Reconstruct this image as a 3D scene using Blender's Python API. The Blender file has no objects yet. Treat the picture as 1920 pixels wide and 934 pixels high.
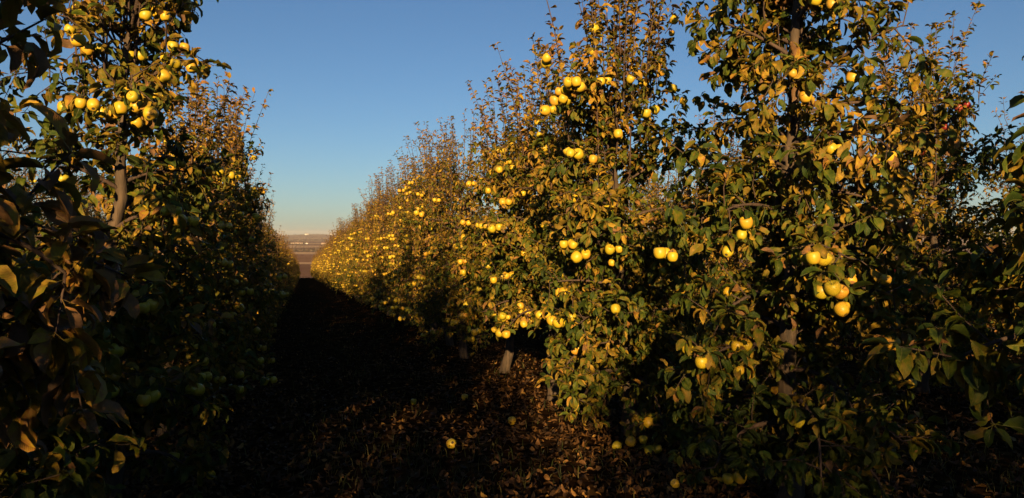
import bpy, math
import numpy as np
from mathutils import Vector, Matrix

R = math.radians
scene = bpy.context.scene
COL = scene.collection

# ------------------------------------------------------------------ camera
F_PX, YAW, EYE = 1392.0, R(15.8), 1.35
cam_d = bpy.data.cameras.new('camera')
cam_d.sensor_width = 36.0
cam_d.lens = F_PX / 1920.0 * 36.0
cam_d.clip_start = 0.05
cam_d.clip_end = 40000.0
cam = bpy.data.objects.new('camera', cam_d)
COL.objects.link(cam)
cam.location = (0, 0, EYE)
cam.rotation_euler = (R(90 - 1.11), 0, -YAW)
scene.camera = cam

# ------------------------------------------------------------------ sky, sun, exposure
SUN_EL, SUN_AZ = R(12.2), R(17.0)          # the light travels along the rows (+Y) and SUN_AZ towards +X
world = bpy.data.worlds.new('World')
scene.world = world
world.use_nodes = True
wn = world.node_tree
wn.nodes.clear()
sky = wn.nodes.new('ShaderNodeTexSky')
sky.sky_type = 'NISHITA'
sky.sun_disc = False
sky.sun_elevation = SUN_EL
sky.sun_rotation = math.pi + SUN_AZ
sky.altitude = 200
sky.air_density = 1.0
sky.dust_density = 0.4
sky.ozone_density = 3.9
bg = wn.nodes.new('ShaderNodeBackground')
bg.inputs['Strength'].default_value = 0.042
wo = wn.nodes.new('ShaderNodeOutputWorld')
wt = wn.nodes.new('ShaderNodeMix')
wt.data_type = 'RGBA'
wt.blend_type = 'MULTIPLY'
wt.inputs['Factor'].default_value = 1.0
wt.inputs['B'].default_value = (0.95, 0.98, 1.02, 1)     # white balance
wn.links.new(sky.outputs[0], wt.inputs['A'])
wn.links.new(wt.outputs['Result'], bg.inputs['Color'])
wn.links.new(bg.outputs[0], wo.inputs['Surface'])

sun_d = bpy.data.lights.new('sun', 'SUN')
sun_d.energy = 5.0
sun_d.angle = R(0.55)
sun_d.color = (1.0, 0.68, 0.30)
sun = bpy.data.objects.new('sun', sun_d)
COL.objects.link(sun)
sd = Vector((math.sin(SUN_AZ) * math.cos(SUN_EL), math.cos(SUN_AZ) * math.cos(SUN_EL), -math.sin(SUN_EL)))
sun.rotation_euler = sd.to_track_quat('-Z', 'Y').to_euler()
sun.location = (-6, -30, 20)

scene.view_settings.view_transform = 'Standard'
scene.view_settings.look = 'None'
scene.view_settings.exposure = 1.2
scene.view_settings.gamma = 1.0
scene.cycles.max_bounces = 4
scene.cycles.diffuse_bounces = 0
scene.cycles.glossy_bounces = 2
scene.cycles.transmission_bounces = 3
scene.cycles.volume_bounces = 0
scene.cycles.use_adaptive_sampling = True
scene.cycles.adaptive_threshold = 0.02

rng = np.random.default_rng(7)
U = rng.uniform

# ------------------------------------------------------------------ materials
def mat(name):
    m = bpy.data.materials.new(name)
    m.use_nodes = True
    nt = m.node_tree
    nt.nodes.clear()
    out = nt.nodes.new('ShaderNodeOutputMaterial')
    return m, nt, out

def N(nt, t, **kw):
    n = nt.nodes.new(t)
    for k, v in kw.items():
        setattr(n, k, v)
    return n

def ramp(nt, stops, interp='LINEAR'):
    r = N(nt, 'ShaderNodeValToRGB')
    r.color_ramp.interpolation = interp
    e = r.color_ramp.elements
    while len(e) < len(stops):
        e.new(0.5)
    for el, (p, c) in zip(e, stops):
        el.position = p
        el.color = (*c, 1)
    return r

def math_node(nt, op, a, b=None, clamp=False):
    n = N(nt, 'ShaderNodeMath', operation=op)
    n.use_clamp = clamp
    for i, v in enumerate((a, b)):
        if v is None:
            continue
        if isinstance(v, (int, float)):
            n.inputs[i].default_value = v
        else:
            nt.links.new(v, n.inputs[i])
    return n.outputs[0]

def mixcol(nt, fac, a, b, mode='MIX'):
    n = N(nt, 'ShaderNodeMix', data_type='RGBA', blend_type=mode)
    for sock, v in ((n.inputs['Factor'], fac), (n.inputs['A'], a), (n.inputs['B'], b)):
        if isinstance(v, (int, float)):
            sock.default_value = v
        elif isinstance(v, tuple):
            sock.default_value = (*v, 1)
        else:
            nt.links.new(v, sock)
    return n.outputs['Result']

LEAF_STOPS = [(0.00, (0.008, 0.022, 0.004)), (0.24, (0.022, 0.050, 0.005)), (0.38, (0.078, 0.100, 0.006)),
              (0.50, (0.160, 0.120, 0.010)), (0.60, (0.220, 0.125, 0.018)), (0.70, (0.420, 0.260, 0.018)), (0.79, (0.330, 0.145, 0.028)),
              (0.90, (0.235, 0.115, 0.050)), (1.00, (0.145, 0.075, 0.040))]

def leaf_material(name, stops, trans=0.25, rough=0.5, veins=True):
    m, nt, out = mat(name)
    L = nt.links
    ga = N(nt, 'ShaderNodeAttribute', attribute_name='tint', attribute_type='GEOMETRY')
    oa = N(nt, 'ShaderNodeAttribute', attribute_name='tint', attribute_type='OBJECT')
    t = math_node(nt, 'ADD', ga.outputs['Fac'], oa.outputs['Fac'])
    uv = N(nt, 'ShaderNodeUVMap', uv_map='UVMap')
    geo = N(nt, 'ShaderNodeNewGeometry')
    noi = N(nt, 'ShaderNodeTexNoise')
    noi.inputs['Scale'].default_value = 38.0
    noi.inputs['Detail'].default_value = 3.0
    L.new(geo.outputs['Position'], noi.inputs['Vector'])
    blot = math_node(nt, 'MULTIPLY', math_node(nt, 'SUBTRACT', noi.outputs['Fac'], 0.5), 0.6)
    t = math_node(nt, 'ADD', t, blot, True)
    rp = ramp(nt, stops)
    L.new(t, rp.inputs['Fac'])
    col = rp.outputs['Color']
    bs = N(nt, 'ShaderNodeBsdfPrincipled')
    bs.inputs['Roughness'].default_value = rough
    bs.inputs['Specular IOR Level'].default_value = 0.22
    if veins:
        sep = N(nt, 'ShaderNodeSeparateXYZ')
        L.new(uv.outputs[0], sep.inputs[0])
        u = math_node(nt, 'ABSOLUTE', math_node(nt, 'SUBTRACT', sep.outputs[0], 0.5))
        rib = math_node(nt, 'SUBTRACT', 1.0, math_node(nt, 'MULTIPLY', u, 26.0), True)
        ph = math_node(nt, 'MULTIPLY', math_node(nt, 'SUBTRACT', sep.outputs[1], math_node(nt, 'MULTIPLY', u, 0.7)), 60.0)
        side = math_node(nt, 'MULTIPLY', math_node(nt, 'POWER', math_node(nt, 'ABSOLUTE', math_node(nt, 'COSINE', ph)), 10.0), 0.45)
        v = math_node(nt, 'MAXIMUM', rib, side)
        col = mixcol(nt, math_node(nt, 'MULTIPLY', v, 0.5), col, (0.24, 0.19, 0.06))
        bp = N(nt, 'ShaderNodeBump')
        bp.inputs['Strength'].default_value = 0.5
        bp.inputs['Distance'].default_value = 0.004
        L.new(math_node(nt, 'SUBTRACT', noi.outputs['Fac'], v), bp.inputs['Height'])
        L.new(bp.outputs[0], bs.inputs['Normal'])
    L.new(col, bs.inputs['Base Color'])
    tr = N(nt, 'ShaderNodeBsdfTranslucent')
    L.new(mixcol(nt, 0.5, col, (0.26, 0.17, 0.02), 'MIX'), tr.inputs['Color'])
    mx = N(nt, 'ShaderNodeMixShader')
    mx.inputs[0].default_value = trans
    L.new(bs.outputs[0], mx.inputs[1])
    L.new(tr.outputs[0], mx.inputs[2])
    L.new(mx.outputs[0], out.inputs['Surface'])
    return m

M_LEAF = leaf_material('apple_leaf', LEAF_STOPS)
M_LITTER = leaf_material('fallen_leaf', [(0.0, (0.016, 0.009, 0.004)), (0.4, (0.050, 0.024, 0.009)), (0.65, (0.13, 0.058, 0.017)),
                                         (0.85, (0.25, 0.120, 0.030)), (1.0, (0.36, 0.20, 0.05))], trans=0.12, rough=0.7, veins=False)
M_GRASS = leaf_material('grass_blade', [(0.0, (0.010, 0.018, 0.005)), (0.5, (0.035, 0.045, 0.010)), (1.0, (0.13, 0.10, 0.03))], trans=0.2, rough=0.6, veins=False)

def bark_material(name, base, dark, scale):
    m, nt, out = mat(name)
    L = nt.links
    tc = N(nt, 'ShaderNodeTexCoord')
    mp = N(nt, 'ShaderNodeMapping')
    mp.inputs['Scale'].default_value = (scale, scale, scale * 0.22)
    L.new(tc.outputs['Object'], mp.inputs[0])
    n1 = N(nt, 'ShaderNodeTexNoise')
    n1.inputs['Scale'].default_value = 1.0
    n1.inputs['Detail'].default_value = 6.0
    L.new(mp.outputs[0], n1.inputs['Vector'])
    rp = ramp(nt, [(0.3, dark), (0.7, base)])
    L.new(n1.outputs['Fac'], rp.inputs['Fac'])
    bs = N(nt, 'ShaderNodeBsdfPrincipled')
    bs.inputs['Roughness'].default_value = 0.85
    L.new(rp.outputs[0], bs.inputs['Base Color'])
    bp = N(nt, 'ShaderNodeBump')
    bp.inputs['Strength'].default_value = 0.8
    bp.inputs['Distance'].default_value = 0.01
    L.new(n1.outputs['Fac'], bp.inputs['Height'])
    L.new(bp.outputs[0], bs.inputs['Normal'])
    L.new(bs.outputs[0], out.inputs['Surface'])
    return m

M_BARK = bark_material('trunk_bark', (0.095, 0.060, 0.036), (0.030, 0.020, 0.013), 40)
M_TWIG = bark_material('twig_bark', (0.085, 0.048, 0.034), (0.035, 0.022, 0.016), 60)

def apple_material(name, stops, blush):
    m, nt, out = mat(name)
    L = nt.links
    oi = N(nt, 'ShaderNodeObjectInfo')
    geo = N(nt, 'ShaderNodeNewGeometry')
    tc = N(nt, 'ShaderNodeTexCoord')
    rnd = math_node(nt, 'FRACT', math_node(nt, 'ADD', oi.outputs['Random'], geo.outputs['Random Per Island']))
    n1 = N(nt, 'ShaderNodeTexNoise')
    n1.inputs['Scale'].default_value = 14.0
    n1.inputs['Detail'].default_value = 2.0
    L.new(geo.outputs['Position'], n1.inputs['Vector'])
    n2 = N(nt, 'ShaderNodeTexNoise')
    n2.inputs['Scale'].default_value = 420.0
    L.new(geo.outputs['Position'], n2.inputs['Vector'])
    rp = ramp(nt, stops)
    L.new(math_node(nt, 'ADD', math_node(nt, 'MULTIPLY', rnd, 0.75), math_node(nt, 'MULTIPLY', n1.outputs['Fac'], 0.3), True), rp.inputs['Fac'])
    sp = N(nt, 'ShaderNodeMapRange')
    sp.inputs['From Min'].default_value = 0.66
    sp.inputs['From Max'].default_value = 0.74
    L.new(n2.outputs['Fac'], sp.inputs['Value'])
    col = mixcol(nt, math_node(nt, 'MULTIPLY', sp.outputs[0], 0.35), rp.outputs[0], (0.16, 0.10, 0.03))
    bl = N(nt, 'ShaderNodeMapRange')
    bl.inputs['From Min'].default_value = 0.52
    bl.inputs['From Max'].default_value = 0.75
    L.new(n1.outputs['Fac'], bl.inputs['Value'])
    col = mixcol(nt, math_node(nt, 'MULTIPLY', bl.outputs[0], 0.6), col, blush)
    bs = N(nt, 'ShaderNodeBsdfPrincipled')
    bs.inputs['Roughness'].default_value = 0.42
    bs.inputs['Specular IOR Level'].default_value = 0.4
    bs.inputs['Subsurface Weight'].default_value = 0.0
    L.new(col, bs.inputs['Base Color'])
    L.new(bs.outputs[0], out.inputs['Surface'])
    return m

M_APPLE = apple_material('yellow_apple_skin', [(0.0, (0.33, 0.28, 0.018)), (0.35, (0.46, 0.335, 0.018)), (0.75, (0.53, 0.325, 0.020)), (1.0, (0.46, 0.22, 0.028))], (0.46, 0.17, 0.028))
M_RED = apple_material('red_apple_skin', [(0.0, (0.16, 0.010, 0.012)), (0.6, (0.20, 0.012, 0.012)), (1.0, (0.22, 0.05, 0.03))], (0.20, 0.06, 0.03))
m_, nt_, out_ = mat('apple_stem')
b_ = N(nt_, 'ShaderNodeBsdfPrincipled')
b_.inputs['Base Color'].default_value = (0.06, 0.04, 0.02, 1)
b_.inputs['Roughness'].default_value = 0.8
nt_.links.new(b_.outputs[0], out_.inputs['Surface'])
M_STEM = m_

def plain(name, colr, rough=0.8, noise=0.15, nscale=0.4):
    m, nt, out = mat(name)
    bs = N(nt, 'ShaderNodeBsdfPrincipled')
    bs.inputs['Roughness'].default_value = rough
    geo = N(nt, 'ShaderNodeNewGeometry')
    n1 = N(nt, 'ShaderNodeTexNoise')
    n1.inputs['Scale'].default_value = nscale
    n1.inputs['Detail'].default_value = 4
    nt.links.new(geo.outputs['Position'], n1.inputs['Vector'])
    dk = tuple(c * (1 - 2 * noise) for c in colr)
    lt = tuple(min(1, c * (1 + 2 * noise)) for c in colr)
    nt.links.new(mixcol(nt, n1.outputs['Fac'], dk, lt), bs.inputs['Base Color'])
    nt.links.new(bs.outputs[0], out.inputs['Surface'])
    return m

def ground_material():
    m, nt, out = mat('orchard_floor')
    L = nt.links
    geo = N(nt, 'ShaderNodeNewGeometry')
    sep = N(nt, 'ShaderNodeSeparateXYZ')
    L.new(geo.outputs['Position'], sep.inputs[0])
    # orchard floor: dark soil, rotting leaves, thin turf
    n1 = N(nt, 'ShaderNodeTexNoise')
    n1.inputs['Scale'].default_value = 2.2
    n1.inputs['Detail'].default_value = 9
    L.new(geo.outputs['Position'], n1.inputs['Vector'])
    n2 = N(nt, 'ShaderNodeTexVoronoi')
    n2.inputs['Scale'].default_value = 17.0
    L.new(geo.outputs['Position'], n2.inputs['Vector'])
    sepc = N(nt, 'ShaderNodeSeparateColor')
    L.new(n2.outputs['Color'], sepc.inputs[0])
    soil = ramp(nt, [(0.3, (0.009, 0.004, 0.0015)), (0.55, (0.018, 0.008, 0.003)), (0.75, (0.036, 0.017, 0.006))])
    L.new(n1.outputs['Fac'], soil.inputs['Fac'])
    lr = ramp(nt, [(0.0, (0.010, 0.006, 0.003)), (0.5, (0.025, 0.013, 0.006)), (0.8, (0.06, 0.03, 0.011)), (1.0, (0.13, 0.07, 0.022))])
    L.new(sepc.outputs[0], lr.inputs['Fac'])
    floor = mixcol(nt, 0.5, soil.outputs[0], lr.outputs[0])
    # far fields: strips of stubble, plough and dry orchards
    mp = N(nt, 'ShaderNodeMapping')
    mp.inputs['Scale'].default_value = (0.0011, 0.0042, 0)
    mp.inputs['Rotation'].default_value = (0, 0, R(-12))
    L.new(geo.outputs['Position'], mp.inputs[0])
    vo = N(nt, 'ShaderNodeTexVoronoi', distance='CHEBYCHEV')
    vo.inputs['Scale'].default_value = 1.0
    nd = N(nt, 'ShaderNodeTexNoise')
    nd.inputs['Scale'].default_value = 0.004
    nd.inputs['Detail'].default_value = 5
    L.new(geo.outputs['Position'], nd.inputs['Vector'])
    va = N(nt, 'ShaderNodeVectorMath', operation='MULTIPLY_ADD')
    L.new(nd.outputs['Color'], va.inputs[0])
    va.inputs[1].default_value = (0.5, 0.8, 0)
    L.new(mp.outputs[0], va.inputs[2])
    L.new(va.outputs[0], vo.inputs['Vector'])
    sc2 = N(nt, 'ShaderNodeSeparateColor')
    L.new(vo.outputs['Color'], sc2.inputs[0])
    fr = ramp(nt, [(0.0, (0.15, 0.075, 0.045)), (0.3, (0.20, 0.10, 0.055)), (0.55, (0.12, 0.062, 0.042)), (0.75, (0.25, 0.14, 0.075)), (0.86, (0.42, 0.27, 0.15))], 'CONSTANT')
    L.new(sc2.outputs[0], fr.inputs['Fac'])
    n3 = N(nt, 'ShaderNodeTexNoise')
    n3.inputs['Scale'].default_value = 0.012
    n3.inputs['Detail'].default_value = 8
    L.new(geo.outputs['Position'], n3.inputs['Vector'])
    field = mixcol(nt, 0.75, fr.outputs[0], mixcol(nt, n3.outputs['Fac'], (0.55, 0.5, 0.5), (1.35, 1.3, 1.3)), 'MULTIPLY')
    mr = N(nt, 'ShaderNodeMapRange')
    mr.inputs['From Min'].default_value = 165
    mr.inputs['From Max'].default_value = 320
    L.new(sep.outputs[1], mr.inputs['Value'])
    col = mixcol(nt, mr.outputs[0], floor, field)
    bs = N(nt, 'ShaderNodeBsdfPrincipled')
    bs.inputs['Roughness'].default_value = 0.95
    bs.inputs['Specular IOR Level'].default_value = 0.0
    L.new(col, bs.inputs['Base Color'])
    bp = N(nt, 'ShaderNodeBump')
    bp.inputs['Strength'].default_value = 0.6
    bp.inputs['Distance'].default_value = 0.05
    L.new(n1.outputs['Fac'], bp.inputs['Height'])
    L.new(bp.outputs[0], bs.inputs['Normal'])
    L.new(bs.outputs[0], out.inputs['Surface'])
    return m

M_GROUND = ground_material()

# ------------------------------------------------------------------ mesh helpers
def new_mesh(name, verts, faces_flat, loops_per_face, mats, smooth=True, uv=None, tint=None, midx=None):
    """verts (n,3); faces_flat flat vertex indices; loops_per_face int or array."""
    me = bpy.data.meshes.new(name)
    verts = np.asarray(verts, np.float32)
    ff = np.asarray(faces_flat, np.int32).ravel()
    if np.isscalar(loops_per_face):
        cnt = np.full(len(ff) // loops_per_face, loops_per_face, np.int32)
    else:
        cnt = np.asarray(loops_per_face, np.int32)
    start = np.concatenate(([0], np.cumsum(cnt)[:-1])).astype(np.int32)
    me.vertices.add(len(verts)); me.vertices.foreach_set('co', verts.ravel())
    me.loops.add(len(ff)); me.loops.foreach_set('vertex_index', ff)
    me.polygons.add(len(cnt)); me.polygons.foreach_set('loop_start', start)
    me.polygons.foreach_set('loop_total', cnt)
    me.polygons.foreach_set('use_smooth', np.full(len(cnt), smooth))
    if midx is not None:
        me.polygons.foreach_set('material_index', np.asarray(midx, np.int32))
    for m in mats:
        me.materials.append(m)
    if uv is not None:
        l = me.uv_layers.new(name='UVMap')
        l.data.foreach_set('uv', np.asarray(uv, np.float32)[ff].ravel())
    if tint is not None:
        a = me.attributes.new('tint', 'FLOAT', 'POINT')
        a.data.foreach_set('value', np.asarray(tint, np.float32))
    me.update(calc_edges=True)
    return me

def link(name, data, parent=None):
    o = bpy.data.objects.new(name, data)
    COL.objects.link(o)
    if parent is not None:
        o.parent = parent
    return o

def tag(o, label=None, cat=None, group=None, kind=None):
    for k, v in (('label', label), ('category', cat), ('group', group), ('kind', kind)):
        if v:
            o[k] = v
    return o

def unit(v):
    v = np.asarray(v, float)
    return v / np.maximum(np.linalg.norm(v, axis=-1, keepdims=True), 1e-9)

class Tubes:
    def __init__(self, sides=5):
        self.v, self.f, self.n, self.k = [], [], 0, sides
    def add(self, pts, rad, sides=None):
        k = sides or self.k
        pts = np.asarray(pts, float); rad = np.asarray(rad, float)
        d = unit(np.gradient(pts, axis=0))
        ref = np.where(np.abs(d[:, 2:3]) > 0.9, np.array([[1.0, 0, 0]]), np.array([[0, 0, 1.0]]))
        a = unit(np.cross(d, ref)); b = np.cross(d, a)
        th = np.arange(k) * 2 * math.pi / k
        ring = (a[:, None, :] * np.cos(th)[None, :, None] + b[:, None, :] * np.sin(th)[None, :, None]) * rad[:, None, None] + pts[:, None, :]
        m = len(pts)
        i = np.arange(m - 1)[:, None] * k; j = np.arange(k)[None, :]; j2 = (j + 1) % k
        q = np.stack([i + j, i + j2, i + k + j2, i + k + j], -1).reshape(-1, 4) + self.n
        self.v.append(ring.reshape(-1, 3)); self.f.append(q); self.n += m * k
    def mesh(self, name, m):
        return new_mesh(name, np.concatenate(self.v), np.concatenate(self.f), 4, [m])

# ---- leaf shapes: local +Y along the blade, +Z its upper side, unit length; a petiole leads up to y=0
def leaf_shape(r, hi=True):
    fold = r.uniform(0.25, 0.95); curl = r.uniform(-0.2, 1.9); twist = r.uniform(-0.7, 0.7)
    wide = r.uniform(0.48, 0.62); wav = r.uniform(0.02, 0.07); ph = r.uniform(0, 6.28); edge = r.uniform(-0.5, 0.4)
    if hi:
        ts = np.array([0, 0.16, 0.38, 0.62, 0.84, 1.0]); hw = np.array([0.02, 0.74, 1.0, 0.88, 0.46, 0.0]) * wide / 2
    else:
        ts = np.array([0, 0.42, 1.0]); hw = np.array([0.0, 1.0, 0.0]) * wide / 2
    # midrib bends downwards
    n = 24; s = np.linspace(0, 1, n); ang = -curl * s ** 1.3
    y = np.concatenate(([0], np.cumsum(np.cos(ang)[:-1]) / (n - 1))); z = np.concatenate(([0], np.cumsum(np.sin(ang)[:-1]) / (n - 1)))
    V, UV = [], []
    rows = []
    for t, w in zip(ts, hw):
        cy, cz = np.interp(t, s, y), np.interp(t, s, z); a = np.interp(t, s, ang)
        tw = twist * t
        up = np.array([0, -math.sin(a), math.cos(a)]); c = np.array([0, cy, cz])
        row = []
        for sd_ in (-1, 0, 1):
            if sd_ == 0:
                p = c; uvp = (0.5, t)
            else:
                if w < 1e-6:
                    row.append(None); continue
                f = fold + wav * 4 * math.sin(9 * t + ph + sd_)
                lat = np.array([math.cos(f) * sd_, 0, 0]); hgt = math.sin(f)
                p = c + lat * w * math.cos(tw) + up * w * (hgt + sd_ * math.sin(tw))
                p = p + up * wav * math.sin(11 * t + ph * 2 + sd_ * 1.7) * 0.6
                uvp = (0.5 + sd_ * 0.5 * w / (wide / 2), t)
            row.append(len(V)); V.append(p); UV.append(uvp)
        rows.append(row)
    Fc = []
    for r0, r1 in zip(rows[:-1], rows[1:]):
        for k in (0, 1):
            a, b = (r0[0], r0[1]) if k == 0 else (r0[1], r0[2]); c, d = (r1[0], r1[1]) if k == 0 else (r1[1], r1[2])
            q = [a, b, d, c]
            q = [x for x in q if x is not None]
            if len(q) == 4:
                Fc += [(q[0], q[1], q[2]), (q[0], q[2], q[3])]
            elif len(q) == 3:
                Fc.append(tuple(q))
    if hi:   # petiole: two crossed slivers
        pl = 0.28; b0 = len(V); w = 0.012
        V += [np.array([-w, -pl, 0.05]), np.array([w, -pl, 0.05]), np.array([w, 0.03, 0]), np.array([-w, 0.03, 0])]
        UV += [(0.5, 0)] * 4
        Fc += [(b0, b0 + 1, b0 + 2), (b0, b0 + 2, b0 + 3)]
    return np.array(V), np.array(UV), np.array(Fc)

lr_ = np.random.default_rng(3)
SH_HI = [leaf_shape(lr_, True) for _ in range(10)]
SH_LO = [leaf_shape(lr_, False) for _ in range(8)]
LEAF_ME = [new_mesh('leaf', v, f, 3, [M_LEAF], True, uv) for v, uv, f in SH_HI]

def frames(axis, normal):
    a = unit(axis); s = unit(np.cross(a, normal)); n = np.cross(s, a)
    return np.stack([s, a, n], -1)      # columns

def leaves_mesh(name, L, shapes, m, keep=None):
    pos, ax, nr, sz, tn, sh = L
    if keep is not None:
        pos, ax, nr, sz, tn, sh = (q[keep] for q in (pos, ax, nr, sz, tn, sh))
    M = frames(ax, nr)
    V, Fc, UV, T, off = [], [], [], [], 0
    for k, (v, uv, f) in enumerate(shapes):
        idx = np.nonzero(sh % len(shapes) == k)[0]
        if len(idx) == 0:
            continue
        W = np.einsum('nij,vj->nvi', M[idx], v) * sz[idx][:, None, None] + pos[idx][:, None, :]
        V.append(W.reshape(-1, 3))
        Fc.append((f[None] + (np.arange(len(idx)) * len(v))[:, None, None] + off).reshape(-1, 3))
        UV.append(np.tile(uv, (len(idx), 1)))
        T.append(np.repeat(tn[idx], len(v)))
        off += len(idx) * len(v)
    return new_mesh(name, np.concatenate(V), np.concatenate(Fc), 3, [m], True, np.concatenate(UV), np.concatenate(T))

# ---- apple
def apple_mesh(name, skin, seg=16, wob=0.0, seed=0):
    r = np.random.default_rng(seed)
    prof = [(0.0, 0.30), (0.10, 0.33), (0.24, 0.42), (0.38, 0.43), (0.47, 0.30), (0.50, 0.06), (0.46, -0.17), (0.36, -0.36), (0.24, -0.455), (0.13, -0.465), (0.0, -0.40)]
    V, Fc, cnt, mi = [], [], [], []
    th = np.arange(seg) * 2 * math.pi / seg
    lob = 1 + 0.02 * np.cos(5 * th) + wob * np.cos(th + r.uniform(0, 6))
    idx = []
    for q, (rr, z) in enumerate(prof):
        if rr == 0:
            idx.append([len(V)]); V.append((0, 0, z))
        else:
            idx.append(list(range(len(V), len(V) + seg)))
            for t, l in zip(th, lob):
                V.append((rr * l * math.cos(t), rr * l * math.sin(t), z * 0.96 + wob * 0.5 * rr * math.cos(t)))
    for a, b in zip(idx[:-1], idx[1:]):
        for j in range(seg):
            j2 = (j + 1) % seg
            if len(a) == 1:
                f = (a[0], b[j], b[j2])
            elif len(b) == 1:
                f = (a[j], b[0], a[j2])
            else:
                f = (a[j], b[j], b[j2], a[j2])
            Fc += f; cnt.append(len(f)); mi.append(1 if len(b) == 1 else 0)
    # stem
    b0 = len(V)
    for z, dx, w in ((0.30, 0, 0.025), (0.46, 0.02, 0.02), (0.62, 0.06, 0.03)):
        for t in (0, 2.1, 4.2):
            V.append((dx + w * math.cos(t), w * math.sin(t), z))
    for k in (0, 3):
        for j in range(3):
            Fc += (b0 + k + j, b0 + k + (j + 1) % 3, b0 + k + 3 + (j + 1) % 3, b0 + k + 3 + j); cnt.append(4); mi.append(1)
    return new_mesh(name, V, Fc, cnt, [skin, M_STEM], True, None, None, mi)

APPLE_ME = [apple_mesh('apple', M_APPLE, 16, w, s) for s, w in enumerate((0.0, 0.03, 0.05))]
RED_ME = [apple_mesh('apple', M_RED, 14, w, s) for s, w in enumerate((0.0, 0.04))]
_ap = apple_mesh('apple_small', M_APPLE, 7, 0.0, 5)
def mesh_arrays(me):
    v = np.empty(len(me.vertices) * 3, np.float32); me.vertices.foreach_get('co', v)
    l = np.empty(len(me.loops), np.int32); me.loops.foreach_get('vertex_index', l)
    c = np.empty(len(me.polygons), np.int32); me.polygons.foreach_get('loop_total', c)
    mi = np.empty(len(me.polygons), np.int32); me.polygons.foreach_get('material_index', mi)
    return v.reshape(-1, 3), l, c, mi
AP_LO = mesh_arrays(_ap)

def rand_rot(r, tilt=0.7):
    a, b = r.uniform(0, 2 * math.pi), r.normal(0, tilt)
    return Matrix.Rotation(a, 3, 'Z') @ Matrix.Rotation(b, 3, 'X') @ Matrix.Rotation(r.uniform(0, 6.28), 3, 'Z')

# ------------------------------------------------------------------ ground
def gz(x, y):
    x = np.asarray(x, float); y = np.asarray(y, float)
    yc = np.maximum(y, -70)
    z = -0.047 * yc
    k = np.maximum(yc - 148, 0)
    z = z - 0.10 * k * (1 - np.exp(-k / 40.0))
    floor = -41 + 1.2 * np.sin(x * 0.004 + y * 0.002) + np.maximum(y - 4600, 0) * 0.0034
    h = 14 * np.exp(-((y - 9000) / 1500) ** 2) * (1.3 + np.sin(x * 0.0011 + 0.6) * 0.6 + 0.35 * np.sin(x * 0.004 + 1) + 0.15 * np.sin(x * 0.013))
    z = np.where(y > 140, np.maximum(z, floor), z) + h
    near = np.clip(1 - np.abs(y) / 160, 0, 1)
    z = z + near * (0.025 * np.sin(x * 1.7 + 0.4 * np.sin(y * 0.9)) + 0.02 * np.sin(y * 1.3 + x))
    # low berm under each tree row, wheel tracks between
    xr = (x - 2.45 + 1.75) % 3.5 - 1.75
    z = z + near * 0.05 * np.exp(-(xr / 0.55) ** 2)
    return z

xs = np.unique(np.concatenate([np.linspace(-14, 18, 129), -14 - np.geomspace(0.5, 9000, 40), 18 + np.geomspace(0.5, 9000, 40)]))
ys = np.unique(np.concatenate([np.linspace(-12, 40, 209), np.linspace(40, 200, 120), np.geomspace(200, 14000, 110), -12 - np.geomspace(0.5, 3000, 30)]))
GX, GY = np.meshgrid(xs, ys)
GV = np.stack([GX, GY, gz(GX, GY)], -1).reshape(-1, 3)
nx, ny = len(xs), len(ys)
i, j = np.meshgrid(np.arange(nx - 1), np.arange(ny - 1))
b = (j * nx + i)
GF = np.stack([b, b + 1, b + nx + 1, b + nx], -1).reshape(-1, 4)
ground = link('ground', new_mesh('ground', GV, GF, 4, [M_GROUND]))
tag(ground, kind='structure')

# ------------------------------------------------------------------ tree generator
def cam_xy(P):
    """image position (in photograph pixels) and depth of world points"""
    P = np.atleast_2d(P)
    d = P[:, 0] * math.sin(YAW) + P[:, 1] * math.cos(YAW)
    l = P[:, 0] * math.cos(YAW) - P[:, 1] * math.sin(YAW)
    dd = np.maximum(d, 0.05)
    return 960 + F_PX * l / dd, 440 - F_PX * (P[:, 2] - EYE) / dd, d

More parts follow.
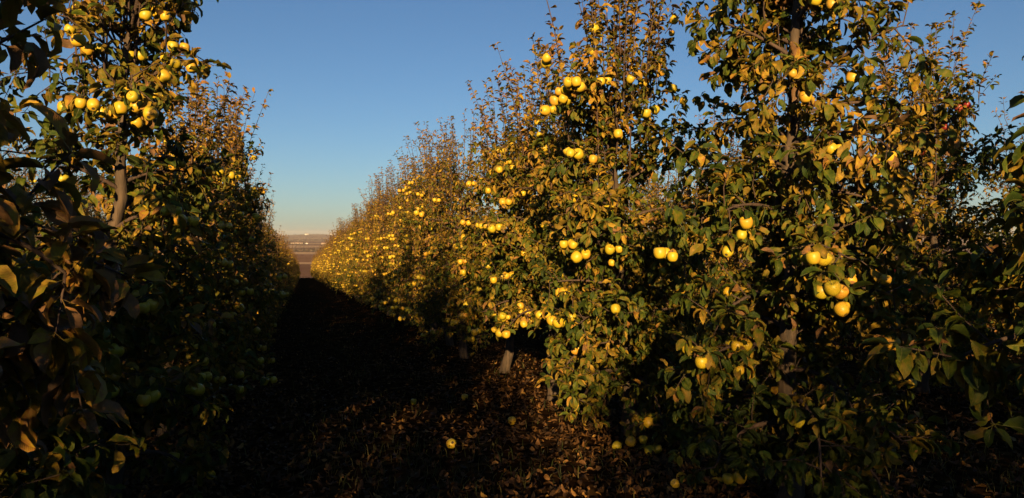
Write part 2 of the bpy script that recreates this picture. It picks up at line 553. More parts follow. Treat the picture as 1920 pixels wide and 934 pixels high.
def gen_tree(seed, H=3.5, RX=0.62, RY=0.75, nlimb=24, base=0.62, shoots=16, fruit=55, droop=1.0, dens=1.0, leaf=0.074, brown=0.0, taper=0.5, top=1.0, side=(-0.7, -0.7), want=None, asz=1.0, th=0.75):
    r = np.random.default_rng(seed)
    u = r.uniform
    TH = H * th
    tz = np.linspace(-0.08, TH, 16)
    wx = np.cumsum(r.normal(0, 0.02, 16)); wy = np.cumsum(r.normal(0, 0.02, 16))
    wx -= wx[1]; wy -= wy[1]
    tp = np.stack([wx, wy, tz], -1)
    trad = 0.056 * (1 - 0.72 * np.clip(tz / TH, 0, 1)) * (1 + 0.28 * np.exp(-np.clip(tz, 0, 9) / 0.22)) * (1 + r.normal(0, 0.03, 16))
    trunk = Tubes(12); trunk.add(tp, trad)
    def at(h):
        return np.array([np.interp(h, tz, wx), np.interp(h, tz, wy), h])
    LP, LA, LN, LS, LT = [], [], [], [], []
    limbs, spots = [], []
    def twig_leaves(p, n_per, size, tint, rosette=3, upright=0.3, dn=1.0):
        """leaves spiralled along polyline p (m,3)"""
        d = np.linalg.norm(np.diff(p, axis=0), axis=1); cum = np.concatenate(([0], np.cumsum(d))); Ln = cum[-1]
        n = max(1, int(Ln / n_per * dens * dn)); rosette = max(1, int(round(rosette * dn)))
        s = np.concatenate([u(0.12, 1.0, n), np.full(rosette, 1.0)]) * Ln
        q = np.stack([np.interp(s, cum, p[:, k]) for k in range(3)], -1)
        e = 1e-3 + Ln * 0.05
        D = unit(np.stack([np.interp(np.minimum(s + e, Ln), cum, p[:, k]) - np.interp(np.maximum(s - e, 0), cum, p[:, k]) for k in range(3)], -1))
        m = len(s)
        rd = r.normal(0, 1, (m, 3)); rd = unit(rd - D * np.sum(rd * D, 1, keepdims=True))
        ax = unit(rd * 0.9 + D * (upright + u(-0.1, 0.5, (m, 1))) + np.array([0, 0, -1.0]) * u(-0.1, 0.75, (m, 1)) * droop)
        nr = unit(np.array([0, 0, 1.0]) + r.normal(0, 0.45, (m, 3)) + D * 0.3)
        sz = size * np.clip(r.normal(1, 0.2, m), 0.5, 1.5)
        LP.append(q + ax * sz[:, None] * 0.22); LA.append(ax); LN.append(nr); LS.append(sz)
        LT.append(np.clip(tint + r.normal(0, 0.13, m) + np.where(u(0, 1, m) < 0.14, u(0.15, 0.45, m), 0) - np.where(u(0, 1, m) < 0.12, 0.18, 0), 0, 1))
    for i in range(nlimb):
        tb = Tubes(6)
        f = (i + u(0, 1)) / nlimb
        h = base + (TH - base) * f ** 1.2
        az = i * 2.39996 + u(-0.5, 0.5)
        prof = np.interp(h / H, [0.1, 0.25, 0.5, 0.75, 0.9], [0.95, 1.0, 0.95, 0.95 - taper * 0.55, 1.0 - taper])
        reach = prof * u(0.75, 1.12) / math.hypot(math.cos(az) / RX, math.sin(az) / RY)
        el = u(0.25, 0.75) if f < 0.7 else u(0.5, 0.95)
        dr = u(0.5, 1.3) * (1.15 - f) * droop
        n = 8; p = [at(h)]; seg = reach * 1.12 / (n - 1)
        for k in range(1, n):
            e = el - dr * (k / (n - 1)) ** 1.2 * 1.1
            az += r.normal(0, 0.10)
            p.append(p[-1] + seg * np.array([math.cos(az) * math.cos(e), math.sin(az) * math.cos(e), math.sin(e)]))
        p = np.array(p)
        tb.add(p, np.linspace(0.016, 0.004, n) * (1.1 - 0.5 * f))
        cum = np.linspace(0, 1, n)
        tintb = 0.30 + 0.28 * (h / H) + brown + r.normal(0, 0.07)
        ns = max(5, int(reach / 0.034))
        for s in np.linspace(0.10, 1.0, ns):
            q = np.array([np.interp(s, cum, p[:, k]) for k in range(3)])
            D = unit(p[min(n - 1, int(s * (n - 1)) + 1)] - p[max(0, int(s * (n - 1)) - 1)])
            rd = unit(r.normal(0, 1, 3)); rd = unit(rd - D * rd.dot(D))
            tl = u(0.07, 0.24) * (1.2 if s > 0.4 else 0.85)
            td = unit(rd + D * u(0.1, 0.9) + np.array([0, 0, u(-0.25, 0.6)]))
            t2 = unit(td + r.normal(0, 0.25, 3) + np.array([0, 0, -0.25 * droop]))
            tw = np.array([q, q + td * tl * 0.5, q + td * tl * 0.5 + t2 * tl * 0.5])
            tb.add(tw, [0.0038, 0.003, 0.0018], 4)
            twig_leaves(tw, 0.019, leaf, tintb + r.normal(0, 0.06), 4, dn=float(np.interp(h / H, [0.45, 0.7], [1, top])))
            if s > 0.35:
                spots.append((q + td * tl * (0.5 if s < 0.75 else 0.9) + np.array([p[-1][0] - p[0][0], p[-1][1] - p[0][1], 0]) * 0.07, s))
        limbs.append(tb)
    # upright shoots at the crown's top
    for i in range(shoots):
        tb = Tubes(5)
        h = TH * u(0.70, 1.0); az = u(0, 2 * math.pi); off = u(0.03, 0.36)
        p0 = at(h); ln = u(0.35, 1.0) * (H - h + 0.25) / (H * 0.30)
        ln = min(max(ln, (H - h) * u(0.5, 1.0)), H - h + u(0.0, 0.25))
        a = p0 + np.array([math.cos(az) * off * RX / 0.62, math.sin(az) * off * RY / 0.62, u(0.05, 0.2)])
        lean = np.array([math.cos(az), math.sin(az), 0]) * u(0.0, 0.28)
        pts = [p0, a]
        for k in range(1, 5):
            pts.append(a + (np.array([0, 0, 1.0]) + lean * (k / 4)) * ln * k / 4 + r.normal(0, 0.012, 3))
        pts = np.array(pts)
        tb.add(pts, np.linspace(0.008, 0.002, len(pts)), 5)
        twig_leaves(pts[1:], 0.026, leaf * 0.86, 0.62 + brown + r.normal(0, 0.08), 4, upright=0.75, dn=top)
        for _ in range(int(u(1, 5))):
            k = u(0.0, 0.6); q = pts[1] + (pts[-1] - pts[1]) * k
            td = unit(np.array([math.cos(az + u(-2, 2)), math.sin(az + u(-2, 2)), u(0.4, 1.4)])); tl = u(0.08, 0.22)
            tw = np.array([q, q + td * tl * 0.5, q + td * tl])
            tb.add(tw, [0.0034, 0.0028, 0.0016], 4)
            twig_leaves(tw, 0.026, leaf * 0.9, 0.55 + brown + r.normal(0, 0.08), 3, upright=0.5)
            if u(0, 1) < 0.75:
                spots.append((q + td * tl * 0.4, 1))
        limbs.append(tb)
    Ls = [np.concatenate(q) for q in (LP, LA, LN, LS, LT)]
    Ls.append(r.integers(0, 40, len(Ls[0])))
    # apples in clusters hanging from spurs
    ap = []
    sp = np.array([q for q, _ in spots])
    order = list(np.argsort(r.uniform(0, 1, len(sp)) - 0.40 * (sp[:, 0] * side[0] + sp[:, 1] * side[1])))
    if want is not None:        # the spurs that carry the fruit one can see in the photograph come first
        px, py, dd = cam_xy(sp + np.array(want[0]))
        first = []
        dt = cam_xy(np.array(want[0]))[2][0] - 0.38
        for wx_, wy_ in want[1]:
            cost = np.hypot(px - wx_, py + 14 - wy_) + 60 * np.abs(dd - dt)
            for q in np.argsort(cost)[:12]:
                if q not in first:
                    first.append(int(q)); break
        nfirst = len(first)
        order = first + [q for q in order if q not in first]
    else:
        nfirst = 0
    nth = 0
    for o in order:
        if len(ap) >= fruit:
            break
        q, s = spots[o]
        nth += 1
        nc = 1 if nth <= nfirst else r.choice([1, 2, 2, 3, 3, 4])
        d0 = u(0, 6.28)
        for k in range(nc):
            d = asz * float(np.clip(r.normal(0.066, 0.009), 0.044, 0.084))
            c = q + np.array([0, 0, -0.065]) + (0 if nc == 1 else 1) * np.array([math.cos(d0 + k * 6.28 / nc), math.sin(d0 + k * 6.28 / nc), u(-0.35, 0.35)]) * d * (0.5 if nc == 2 else 0.62)
            if all(np.sum((c - a[0]) ** 2) > 0.056 ** 2 for a in ap):
                ap.append((c, d))
    return dict(trunk=trunk, limbs=limbs, leaves=Ls, apples=ap)

def tree_root(x, y, label, group, rz=0.0, sc=1.0, name='apple_tree', dz=0.0):
    t = link(name, None)
    t.location = (x, y, float(gz(x, y)) + dz)
    t.rotation_euler = (0, 0, rz)
    t.scale = (sc, sc, sc)
    return tag(t, label, 'tree', group)

def near_tree(x, y, seed, label, group, n_single=300, red=False, fruit_at=None, **kw):
    T = gen_tree(seed, want=None if fruit_at is None else ((x, y, float(gz(x, y))), fruit_at), **kw)
    t = tree_root(x, y, label, group)
    link('trunk', T['trunk'].mesh('trunk', M_BARK), t)
    for tb in T['limbs']:
        link('limb', tb.mesh('limb', M_TWIG), t)
    L = T['leaves']
    W = L[0] + np.array(t.location)
    px, py, d = cam_xy(W)
    ok = (px > -60) & (px < 1980) & (py > -60) & (py < 1000) & (d > 0.3)
    score = np.where(ok, np.linalg.norm(W - np.array([0, 0, EYE]), axis=1), 1e6)
    pick = np.argsort(score)[:n_single]
    pick = pick[score[pick] < 1e5]
    keep = np.ones(len(W), bool); keep[pick] = False
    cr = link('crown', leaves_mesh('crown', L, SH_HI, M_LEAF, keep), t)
    tag(cr, kind='stuff')
    Mf = frames(L[1][pick], L[2][pick])
    for k, q in enumerate(pick):
        o = link('leaf', LEAF_ME[L[5][q] % len(LEAF_ME)], t)
        s = float(L[3][q])
        m = Matrix(Mf[k].tolist()).to_4x4() @ Matrix.Scale(s, 4)
        m.translation = Vector(L[0][q])
        o.matrix_basis = m
        o['tint'] = float(L[4][q])
    rr = np.random.default_rng(seed + 900)
    ME = RED_ME if red else APPLE_ME
    for c, dia in T['apples']:
        o = link('apple', ME[rr.integers(len(ME))], t)
        m = rand_rot(rr).to_4x4() @ Matrix.Scale(dia, 4)
        m.translation = Vector(c)
        o.matrix_basis = m
    return t

# ------------------------------------------------------------------ near trees
G_SUN = 'apple trees of the sunlit row'
G_SHADE = 'apple trees of the shaded row'
G_NEXT = 'apple trees of the row beyond the sunlit row'
XR, XL = 2.45, -1.05

near_tree(XR + 0.02, 1.60, 101, 'apple tree cut by the picture edge, big leaves on a bare shoot against the sky', G_SUN, H=2.0, RX=0.60, RY=0.58, nlimb=15, fruit=4, side=(0.7, 0.7), base=0.95, leaf=0.084, shoots=6, taper=0.8)
near_tree(XR, 3.30, 102, 'tall apple tree closest in the sunlit row, drooping branches almost touching the leaf litter', G_SUN, asz=0.88, H=4.15, RX=0.58, RY=0.58, nlimb=50, fruit=56, brown=0.04, base=0.32, leaf=0.068, taper=0.35, droop=1.3, dens=1.3, top=0.85,
          fruit_at=[(1372, 495), (1388, 505), (1400, 485), (1410, 420), (1468, 20), (1500, 10), (1525, 35), (1540, 70), (1560, 60), (1510, 190), (1545, 145), (1568, 627), (1660, 635), (1690, 630), (1450, 800), (1445, 818), (1465, 760), (1415, 700)])
near_tree(XR, 5.30, 103, 'apple tree with tall upright shoots and clustered yellow apples at its top', G_SUN, th=0.63, H=4.05, RX=0.62, RY=0.70, nlimb=42, fruit=92, brown=0.04, shoots=24, base=0.36, top=0.7, dens=1.15, taper=0.6, droop=1.25, leaf=0.070,
          fruit_at=[(1119, 60), (1136, 50), (1137, 77), (1148, 107), (1160, 125), (1180, 135), (1172, 150), (1198, 158), (1226, 183), (1225, 198), (1243, 160), (1258, 165), (1287, 160), (1302, 157), (1300, 92), (1290, 95), (1215, 265), (1200, 285),
                    (1192, 286), (1180, 288), (1119, 362), (1112, 377), (1122, 383), (1136, 387), (1183, 512), (1197, 518), (1190, 520), (1268, 522), (1135, 537), (1150, 330), (1160, 320)])
near_tree(XR, 7.10, 104, 'sunlit apple tree whose pale trunk stands below a low pair of yellow apples', G_SUN, H=3.42, RX=0.66, RY=0.80, nlimb=38, fruit=95, brown=0.04, shoots=24, base=0.68, dens=1.15, th=0.70, droop=1.1, top=0.85, taper=0.6, leaf=0.070,
          fruit_at=[(1078, 692), (1093, 694), (1064, 690), (985, 470), (1000, 480), (992, 476), (994, 305), (1014, 260), (1018, 222), (1010, 235), (1031, 332), (1005, 550), (998, 570), (1000, 645), (1020, 420), (1025, 430)])
near_tree(XR, 8.95, 105, 'sunlit apple tree with a thick bare trunk beside a bright patch of leaf litter', G_SUN, H=3.55, RX=0.66, RY=0.84, nlimb=38, fruit=90, brown=0.05, shoots=24, base=0.72, dens=1.15, th=0.70, droop=1.1, top=0.85, taper=0.6, leaf=0.070)
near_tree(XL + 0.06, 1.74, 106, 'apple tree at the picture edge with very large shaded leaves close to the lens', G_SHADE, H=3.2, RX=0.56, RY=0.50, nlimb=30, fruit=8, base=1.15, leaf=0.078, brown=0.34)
near_tree(XL - 0.30, 3.05, 107, 'low young apple tree deep in shade between two taller trees', G_SHADE, H=1.9, RX=0.55, RY=0.62, nlimb=24, fruit=26, base=0.3, shoots=4, leaf=0.080)
near_tree(XL, 4.60, 108, 'shaded apple tree heavy with clustered yellow apples along its upper trunk', G_SHADE, H=4.0, asz=0.92, RX=0.54, RY=0.74, nlimb=34, fruit=140, base=0.3, shoots=24, top=0.45, side=(0.8, -0.6),
          fruit_at=[(200, 148), (208, 140), (198, 160), (218, 205), (193, 206), (275, 155), (290, 145), (297, 135), (285, 128), (285, 180), (318, 124), (315, 177), (328, 157), (340, 160), (300, 185), (318, 193), (268, 50), (280, 58), (113, 72), (135, 78),
                    (240, 178), (265, 180), (290, 250), (275, 260), (320, 245), (340, 250), (300, 250), (255, 255), (195, 310), (225, 312), (170, 345), (150, 365), (255, 375), (280, 370), (270, 458), (295, 440), (60, 75)])
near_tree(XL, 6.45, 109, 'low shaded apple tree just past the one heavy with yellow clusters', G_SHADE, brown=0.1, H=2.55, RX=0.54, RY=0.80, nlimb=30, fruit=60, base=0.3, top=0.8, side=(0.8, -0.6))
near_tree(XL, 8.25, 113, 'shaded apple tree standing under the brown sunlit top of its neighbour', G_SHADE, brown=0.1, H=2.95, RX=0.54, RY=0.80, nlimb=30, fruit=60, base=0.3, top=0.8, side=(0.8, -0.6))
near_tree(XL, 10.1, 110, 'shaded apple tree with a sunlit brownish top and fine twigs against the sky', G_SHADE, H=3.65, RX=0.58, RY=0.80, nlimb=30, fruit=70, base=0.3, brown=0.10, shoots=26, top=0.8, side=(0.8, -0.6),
          fruit_at=[(388, 286), (398, 282), (345, 250), (350, 255), (405, 355), (410, 362), (420, 350), (452, 357), (430, 355), (370, 345)])
near_tree(5.95, 6.0, 111, 'dark apple tree with red apples and leafy upright shoots beyond the sunlit row', G_NEXT, 300, True, H=3.5, RX=0.66, RY=0.8, nlimb=30, fruit=16, base=0.3, shoots=24,
          fruit_at=[(1755, 254), (1743, 250), (1670, 305), (1690, 392), (1660, 500)])
near_tree(5.95, 4.1, 112, 'apple tree of the farther row half hidden by the big leaves at the picture edge', G_NEXT, 200, True, H=3.3, RX=0.66, RY=0.8, nlimb=30, fruit=10, base=0.3, shoots=18)

# ------------------------------------------------------------------ shared trees for the rest of the rows
VAR = []
for k, (hh, br, fr_) in enumerate(((3.6, 0.02, 110), (3.5, 0.08, 55), (3.75, 0.12, 80), (3.4, 0.04, 100), (3.65, 0.16, 26), (3.55, 0.02, 46), (3.7, 0.06, 40))):
    T = gen_tree(300 + k, H=hh, RX=0.66, RY=0.92, nlimb=36, fruit=fr_, base=0.42, shoots=22, droop=1.15, leaf=0.070, taper=0.65, top=0.85, brown=br)
    bt = Tubes(5)
    off = 0
    for tb in T['limbs']:
        for v, f in zip(tb.v, tb.f):
            pass
        bt.v += tb.v
        bt.f += [f + off for f in tb.f]
        off += tb.n
    v0, l0, c0, m0 = AP_LO
    A = T['apples']
    fv = np.concatenate([v0 * d + c for c, d in A])
    fl = np.concatenate([l0 + q * len(v0) for q in range(len(A))])
    VAR.append(dict(trunk=T['trunk'].mesh('trunk', M_BARK), branches=bt.mesh('branches', M_TWIG),
                    crown=leaves_mesh('crown', T['leaves'], SH_LO, M_LEAF), apples=A,
                    fruit=new_mesh('fruit', fv, fl, np.tile(c0, len(A)), [M_APPLE, M_STEM], True, None, None, np.tile(m0, len(A)))))

rt = np.random.default_rng(55)
def row_tree(x, y, label, group, sc=1.0, single_apples=False, shift=0.0, fruit=True, rz=None):
    v = VAR[rt.integers(len(VAR))]
    t = tree_root(x + rt.normal(0, 0.05), y + rt.normal(0, 0.06), label, group, (rt.choice([0.0, math.pi]) if rz is None else rz) + rt.normal(0, 0.15), sc * rt.uniform(0.91, 1.05))
    link('trunk', v['trunk'], t)
    link('branches', v['branches'], t)
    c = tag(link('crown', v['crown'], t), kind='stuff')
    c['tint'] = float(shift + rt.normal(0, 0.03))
    if not fruit:
        return t
    if single_apples:
        for p, d in v['apples']:
            o = link('apple', APPLE_ME[rt.integers(len(APPLE_ME))], t)
            m = rand_rot(rt).to_4x4() @ Matrix.Scale(d, 4)
            m.translation = Vector(p)
            o.matrix_basis = m
    else:
        tag(link('fruit', v['fruit'], t), kind='stuff')
    return t

ORD = ['', 'first', 'second', 'third', 'fourth', 'fifth', 'sixth', 'seventh', 'eighth', 'ninth', 'tenth', 'eleventh', 'twelfth', 'thirteenth', 'fourteenth', 'fifteenth', 'sixteenth']
SP = 1.83
# the sunlit row, on to the crest
for k in range(77):
    y = 10.8 + k * SP
    n = k + 6
    sc = float(np.interp(y, [10, 16, 40, 80, 115], [0.96, 1.05, 1.10, 1.07, 1.05]))
    lab = f'sunlit yellow apple tree, {ORD[n]} from the picture edge along the bright row' if n <= 16 else 'small browning apple tree in the distant stretch of the sunlit row'
    row_tree(XR, y, lab, G_SUN if n <= 16 else 'distant apple trees of the sunlit row', sc, y < 30, float(np.interp(y, [10, 20, 60], [0.0, 0.03, 0.11])), True, 0.0)
# the shaded row
for k in range(76):
    y = 11.95 + k * SP
    n = k + 7
    sc = float(np.interp(y, [11, 14, 25, 40, 115], [0.90, 0.84, 0.74, 0.78, 0.85]))
    lab = f'shaded apple tree, {ORD[n]} from the picture edge along the dark row' if n <= 16 else 'small apple tree in the distant stretch of the shaded row'
    row_tree(XL, y, lab, G_SHADE if n <= 16 else 'distant apple trees of the shaded row', sc, y < 22, float(np.interp(y, [10, 20, 60], [0.02, 0.08, 0.14])))
# rows on either side, then unseen trees by the viewpoint, mostly added for their shade
for k in range(20):
    row_tree(5.95, 7.9 + k * SP, 'apple tree of the row hidden behind the sunlit row', 'apple trees glimpsed behind the sunlit row', 1.0, False, 0.05, k > 3)
for k in range(14):
    row_tree(9.45, 4.0 + k * SP, 'apple tree of the second row behind the sunlit row', 'apple trees two rows behind the sunlit row', 1.0, False, 0.08, False)
for k in range(16):
    row_tree(-4.55, 5.0 + k * SP, 'apple tree of the row hidden behind the shaded row', 'apple trees glimpsed behind the shaded row', 1.0, False, 0.1)
for k in range(9):  # unseen trees, added to keep sun off the shaded row's lower part
    row_tree(-4.55, 3.2 - k * SP, 'unseen apple tree added beside the viewpoint to darken the shaded row', 'apple trees behind the viewpoint', 0.95, False, 0.05)
for k, sc in enumerate((0.90, 0.60, 0, 0.78, 0.9, 0.85, 0.62, 0.9, 0.92, 0.88, 0.9, 0.9)):  # unseen trees; heights and gap shape the shadow and sun patches ahead
    if sc:
        row_tree(XL, -0.6 - k * SP, 'unseen apple tree of the shaded row behind the viewpoint, sized for its shadow', 'apple trees behind the viewpoint', sc, False, 0.05)
for k in range(6):  # unseen trees, added to shade the edge tree and the row beyond
    row_tree(XR, -0.25 - k * SP, 'unseen apple tree added behind the viewpoint to shade the trees ahead', 'apple trees behind the viewpoint', 0.8 if k == 0 else 0.95, False, 0.05)
for k in range(2):
    row_tree(5.95, 2.2 - k * SP, 'apple tree of the next row beyond the picture edge', 'apple trees behind the viewpoint', 0.95, False, 0.05)

# ------------------------------------------------------------------ leaf litter, grass, fallen apples
def scatter(n, y0, y1, seed):
    r = np.random.default_rng(seed)
    d = np.exp(r.uniform(math.log(y0), math.log(y1), n))
    a = r.uniform(-0.78, 0.74, n)
    l = d * np.tan(a) * 0.95
    x = d * math.sin(YAW) + l * math.cos(YAW); y = d * math.cos(YAW) - l * math.sin(YAW)
    return r, x, y
def litter(n, d0, d1, seed, shapes, name, label):
    r, x, y = scatter(n, d0, d1, seed)
    xr = (x - 2.45 + 1.75) % 3.5 - 1.75
    patch = 0.5 + 0.5 * np.sin(x * 2.3 + 1.3 * np.sin(y * 1.1)) * np.sin(y * 1.9 + x)
    kp = (r.uniform(0, 1, len(x)) < (0.42 + 0.58 * np.exp(-(xr / 1.0) ** 2)) * (0.45 + 0.55 * patch)) & (y > 0.8)
    x, y = x[kp], y[kp]
    n = len(x)
    ax = unit(np.stack([r.normal(0, 1, n), r.normal(0, 1, n), r.normal(0, 0.28, n)], -1))
    nr = unit(np.stack([r.normal(0, 0.42, n), r.normal(0, 0.42, n), np.where(r.uniform(0, 1, n) < 0.5, 1.0, -1.0)], -1))
    P = np.stack([x, y, gz(x, y) + r.uniform(0.004, 0.03, n)], -1)
    LIT = [P, ax, nr, r.uniform(0.028, 0.07, n), np.clip(r.beta(1.6, 2.4, n), 0, 1), r.integers(0, 40, n)]
    tag(link(name, leaves_mesh(name, LIT, shapes, M_LITTER)), label, 'leaf litter', kind='stuff')
litter(52000, 1.6, 9.5, 21, SH_HI, 'fallen_leaves', 'brown and yellow fallen leaves littering the near orchard floor')
litter(60000, 9.5, 90, 23, SH_LO, 'fallen_leaves', 'fallen leaves under the trees farther down the alley')

r, x, y = scatter(42000, 1.6, 40, 22)
xr = (x - 0.7 + 1.75) % 3.5 - 1.75
clump = np.sin(x * 3.1 + np.sin(y * 2.3) * 1.4) + np.sin(y * 2.7 + x)
kp = (r.uniform(0, 1, len(x)) < 0.20 + 0.5 * np.exp(-(xr / 0.8) ** 2)) & (clump > -0.6) & (y > 0.8)
x, y = x[kp], y[kp]
n = len(x)
h = r.uniform(0.03, 0.10, n); th = r.uniform(0, 6.28, n); w = r.uniform(0.002, 0.0045, n)
z = gz(x, y)
lean = r.normal(0, 0.5, (n, 2)) * h[:, None]
V = np.zeros((n, 5, 3))
c, s = np.cos(th) * w, np.sin(th) * w
V[:, 0] = np.stack([x - c, y - s, z - 0.01], -1); V[:, 1] = np.stack([x + c, y + s, z - 0.01], -1)
V[:, 2] = np.stack([x + c * 0.7 + lean[:, 0] * 0.35, y + s * 0.7 + lean[:, 1] * 0.35, z + h * 0.6], -1)
V[:, 3] = np.stack([x - c * 0.7 + lean[:, 0] * 0.35, y - s * 0.7 + lean[:, 1] * 0.35, z + h * 0.6], -1)
V[:, 4] = np.stack([x + lean[:, 0], y + lean[:, 1], z + h], -1)
o5 = (np.arange(n) * 5)[:, None]
Fq = np.concatenate([o5 + np.array([[0, 1, 2]]), o5 + np.array([[0, 2, 3]]), o5 + np.array([[3, 2, 4]])])
tag(link('grass', new_mesh('grass', V.reshape(-1, 3), Fq, 3, [M_GRASS], True, np.zeros((n * 5, 2)), np.repeat(r.uniform(0, 1, n), 5))),
    'thin dark grass growing along the alley', 'grass', kind='stuff')

def on_ground(px, py):
    """the spot of the orchard floor seen at a pixel of the photograph"""
    d = 5.0
    for _ in range(30):
        l = (px - 960) / F_PX * d
        X = d * math.sin(YAW) + l * math.cos(YAW); Y = d * math.cos(YAW) - l * math.sin(YAW)
        d += 0.6 * ((EYE - float(gz(X, Y))) * F_PX / (py - 440) - d)
    return X, Y
ra = np.random.default_rng(4)
for px, py, dia, lab in ((846, 842, 0.075, 'pale yellow apple lying in the leaf litter of the alley'),
                         (871, 752, 0.070, 'fallen apple in the leaves beside the patch of sunlit litter'),
                         (960, 798, 0.070, 'greenish apple fallen among leaves in front of the sunlit row'),
                         (775, 760, 0.062, 'small dark apple fallen in the shaded grass of the alley'),
                         (1158, 846, 0.068, 'apple fallen in deep shade under the sunlit row'),
                         (405, 758, 0.065, 'apple fallen under the shaded row beside scattered leaves')):
    X, Y = on_ground(px, py)
    o = link('fallen_apple', APPLE_ME[ra.integers(3)])
    m = rand_rot(ra, 1.2).to_4x4() @ Matrix.Scale(dia, 4)
    m.translation = Vector((X, Y, float(gz(X, Y)) + dia * 0.46))
    o.matrix_world = m
    tag(o, lab, 'apple', 'apples fallen on the orchard floor')

# ------------------------------------------------------------------ the far valley
def far_xy(px, D):
    a = math.atan((px - 960) / F_PX) + YAW
    return D * math.sin(a), D * math.cos(a)

M_WALL = plain('cream_wall', (0.40, 0.30, 0.22), 0.8, 0.08)
M_WHITE = plain('white_wall', (0.80, 0.78, 0.74), 0.7, 0.04)
M_ROOF = plain('clay_roof', (0.38, 0.20, 0.12), 0.8, 0.1)
M_GLASS = plain('dark_window', (0.05, 0.05, 0.06), 0.2, 0.1)

def box_arr(x0, x1, y0, y1, z0, z1):
    v = [(x, y, z) for z in (z0, z1) for y in (y0, y1) for x in (x0, x1)]
    f = [(0, 1, 3, 2)[::-1], (4, 5, 7, 6), (0, 1, 5, 4), (2, 3, 7, 6)[::-1], (0, 2, 6, 4)[::-1], (1, 3, 7, 5)]
    return v, f

def house(px, D, w, dep, h, rh, wall, roof, nwin, label, rz=0.0, door=True):
    X, Y = far_xy(px, D)
    t = link('farm_building', None)
    t.location = (X, Y, float(gz(X, Y)) - 0.3)
    t.rotation_euler = (0, 0, rz - math.atan2(X, Y))
    tag(t, label, 'building', 'buildings in the valley')
    v, f = box_arr(-w / 2, w / 2, -dep / 2, dep / 2, 0, h)
    link('wall', new_mesh('wall', v, np.array(f), 4, [wall], False), t)
    e = 0.6
    v = [(-w / 2 - e, -dep / 2 - e, h + 0.02), (w / 2 + e, -dep / 2 - e, h + 0.02), (w / 2 + e, dep / 2 + e, h + 0.02), (-w / 2 - e, dep / 2 + e, h + 0.02),
         (-w / 2 - e, 0, h + rh), (w / 2 + e, 0, h + rh)]
    ff = [0, 1, 5, 4, 2, 3, 4, 5, 0, 4, 3, 1, 2, 5, 3, 2, 1, 0]
    link('roof', new_mesh('roof', v, ff, [4, 4, 3, 3, 4], [roof], False), t)
    wm = None
    for k in range(nwin):
        xx = -w / 2 + w * (k + 0.5) / nwin
        v, f = box_arr(-1.0, 1.0, -0.12, 0.12, 0, h * 0.35)
        if wm is None:
            wm = new_mesh('window', v, np.array(f), 4, [M_GLASS], False)
        o = link('window', wm, t)
        o.location = (xx, -dep / 2, h * 0.38)
    return t

house(556, 3500, 52, 12, 4.5, 3.2, M_WALL, M_ROOF, 9, 'long low farm building with a tan roof on the valley floor', 0.05)
house(575, 3450, 9, 8, 4.0, 2.2, M_WHITE, M_ROOF, 3, 'small white building beside the long farm building', 0.2)
house(608, 3300, 22, 14, 4.5, 3.0, M_WALL, M_ROOF, 4, 'broad tan shed in the valley close to the sunlit row', -0.2)
house(621, 8600, 30, 16, 12.0, 4.0, M_WHITE, M_WHITE, 6, 'bright white building standing on the far ridge', 0.1)
house(575, 8700, 40, 18, 9.0, 4.0, M_WHITE, M_ROOF, 5, 'pale building low on the far ridge line', 0.0)

# slim poplars beside the farm
POP_LO = SH_LO
def far_tree_mesh(seed, h, rad, slim):
    r = np.random.default_rng(seed)
    n = 420
    z = r.uniform(0.12, 1.0, n); a = r.uniform(0, 6.28, n)
    pr = np.sin(np.clip((z - 0.08) / 0.95, 0, 1) * math.pi) ** (0.6 if slim else 0.5) * (1 if slim else 1)
    q = np.sqrt(r.uniform(0.15, 1, n)) * rad * pr * r.uniform(0.75, 1.15, n)
    P = np.stack([np.cos(a) * q, np.sin(a) * q, z * h], -1)
    ax = unit(np.stack([np.cos(a), np.sin(a), r.uniform(0.2, 1.6, n)], -1))
    return leaves_mesh('crown', [P, ax, unit(r.normal(0, 1, (n, 3))), r.uniform(0.12, 0.2, n) * (h * 0.5 if not slim else h * 0.45), np.clip(r.normal(0.55, 0.15, n), 0, 1), r.integers(0, 40, n)], SH_LO, M_FAR)
M_FAR = leaf_material('far_foliage', [(0.0, (0.04, 0.032, 0.02)), (0.5, (0.075, 0.052, 0.032)), (1.0, (0.12, 0.075, 0.04))], trans=0.1, rough=0.8, veins=False)
M_FAR_KEEP = M_FAR
M_FAR = leaf_material('poplar_foliage', [(0.0, (0.010, 0.012, 0.008)), (1.0, (0.03, 0.028, 0.016))], trans=0.05, rough=0.9, veins=False)
POP = [far_tree_mesh(700 + k, 14, 2.6, True) for k in range(3)]
M_FAR = M_FAR_KEEP
BUSH = [far_tree_mesh(720 + k, 8, 5.0, False) for k in range(4)]
tt = Tubes(6); tt.add([(0, 0, -0.3), (0, 0, 5), (0, 0, 11)], [0.35, 0.25, 0.08]); POPT = tt.mesh('trunk', M_TWIG)
tt = Tubes(6); tt.add([(0, 0, -0.3), (0.1, 0, 2), (0, 0.2, 6)], [0.4, 0.3, 0.08]); BUSHT = tt.mesh('trunk', M_TWIG)
rf = np.random.default_rng(9)
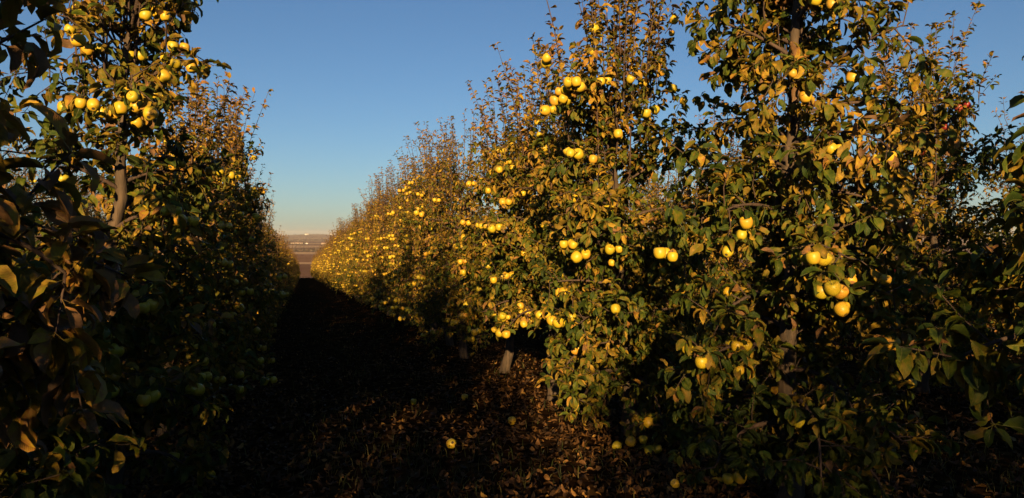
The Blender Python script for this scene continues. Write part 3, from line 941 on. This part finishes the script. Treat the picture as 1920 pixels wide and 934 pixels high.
def far_tree(name, px, D, crown, trunk, sc, label, cat, group):
    X, Y = far_xy(px, D)
    t = link(name, None)
    t.location = (X, Y, float(gz(X, Y)))
    t.rotation_euler = (0, 0, rf.uniform(0, 6.28))
    t.scale = (sc,) * 3
    tag(t, label, cat, group)
    link('trunk', trunk, t)
    link('crown', crown, t)
for k in range(11):
    far_tree('poplar_tree', 539 + k * 3.3, 3250 + k * 3, POP[k % 3], POPT, rf.uniform(0.85, 1.15), 'slim dark poplar in the row before the long farm building', 'tree', 'poplars on the valley floor')
for k in range(46):
    D = rf.choice([2050, 2600, 2900, 4200, 5200]) + rf.uniform(-30, 30)
    far_tree('field_tree', rf.uniform(505, 660), D, BUSH[k % 4], BUSHT, rf.uniform(0.7, 1.3), 'small brown tree in a hedge line across the valley', 'tree', 'trees of the valley hedge lines')
# low bare woods on the far ridge and between the fields read as one mass each
r = np.random.default_rng(31)
n = 5200
D = np.concatenate([r.normal(8300, 500, 2600), r.normal(6300, 200, 1400), r.normal(5000, 60, 600), r.normal(1950, 25, 600)])
pxs = r.uniform(470, 700, n)
a = np.arctan((pxs - 960) / F_PX) + YAW
X, Y = D * np.sin(a), D * np.cos(a)
sz = r.uniform(5, 11, n)
P = np.stack([X, Y, gz(X, Y) + r.uniform(0, 0.5, n) * sz], -1)
WL = [P, unit(r.normal(0, 1, (n, 3)) + np.array([0, 0, 0.6])), unit(r.normal(0, 1, (n, 3))), sz, np.clip(r.normal(0.5, 0.2, n), 0, 1), r.integers(0, 40, n)]
tag(link('woods', leaves_mesh('woods', WL, SH_LO, M_FAR)), 'bare brown woods in bands across the far valley', 'woods', kind='stuff')

# ------------------------------------------------------------------ the air
hv, hf = box_arr(-9400, 9400, -3200, 14400, -46, 62)
m_, nt_, out_ = mat('haze_air')
pv = N(nt_, 'ShaderNodeVolumePrincipled')
pv.inputs['Color'].default_value = (0.84, 0.78, 0.76, 1)
pv.inputs['Density'].default_value = 6.0e-5
nt_.links.new(pv.outputs[0], out_.inputs['Volume'])
tag(link('haze', new_mesh('haze', hv, np.array(hf), 4, [m_], False)), 'thin evening haze over the valley', 'haze', kind='stuff')
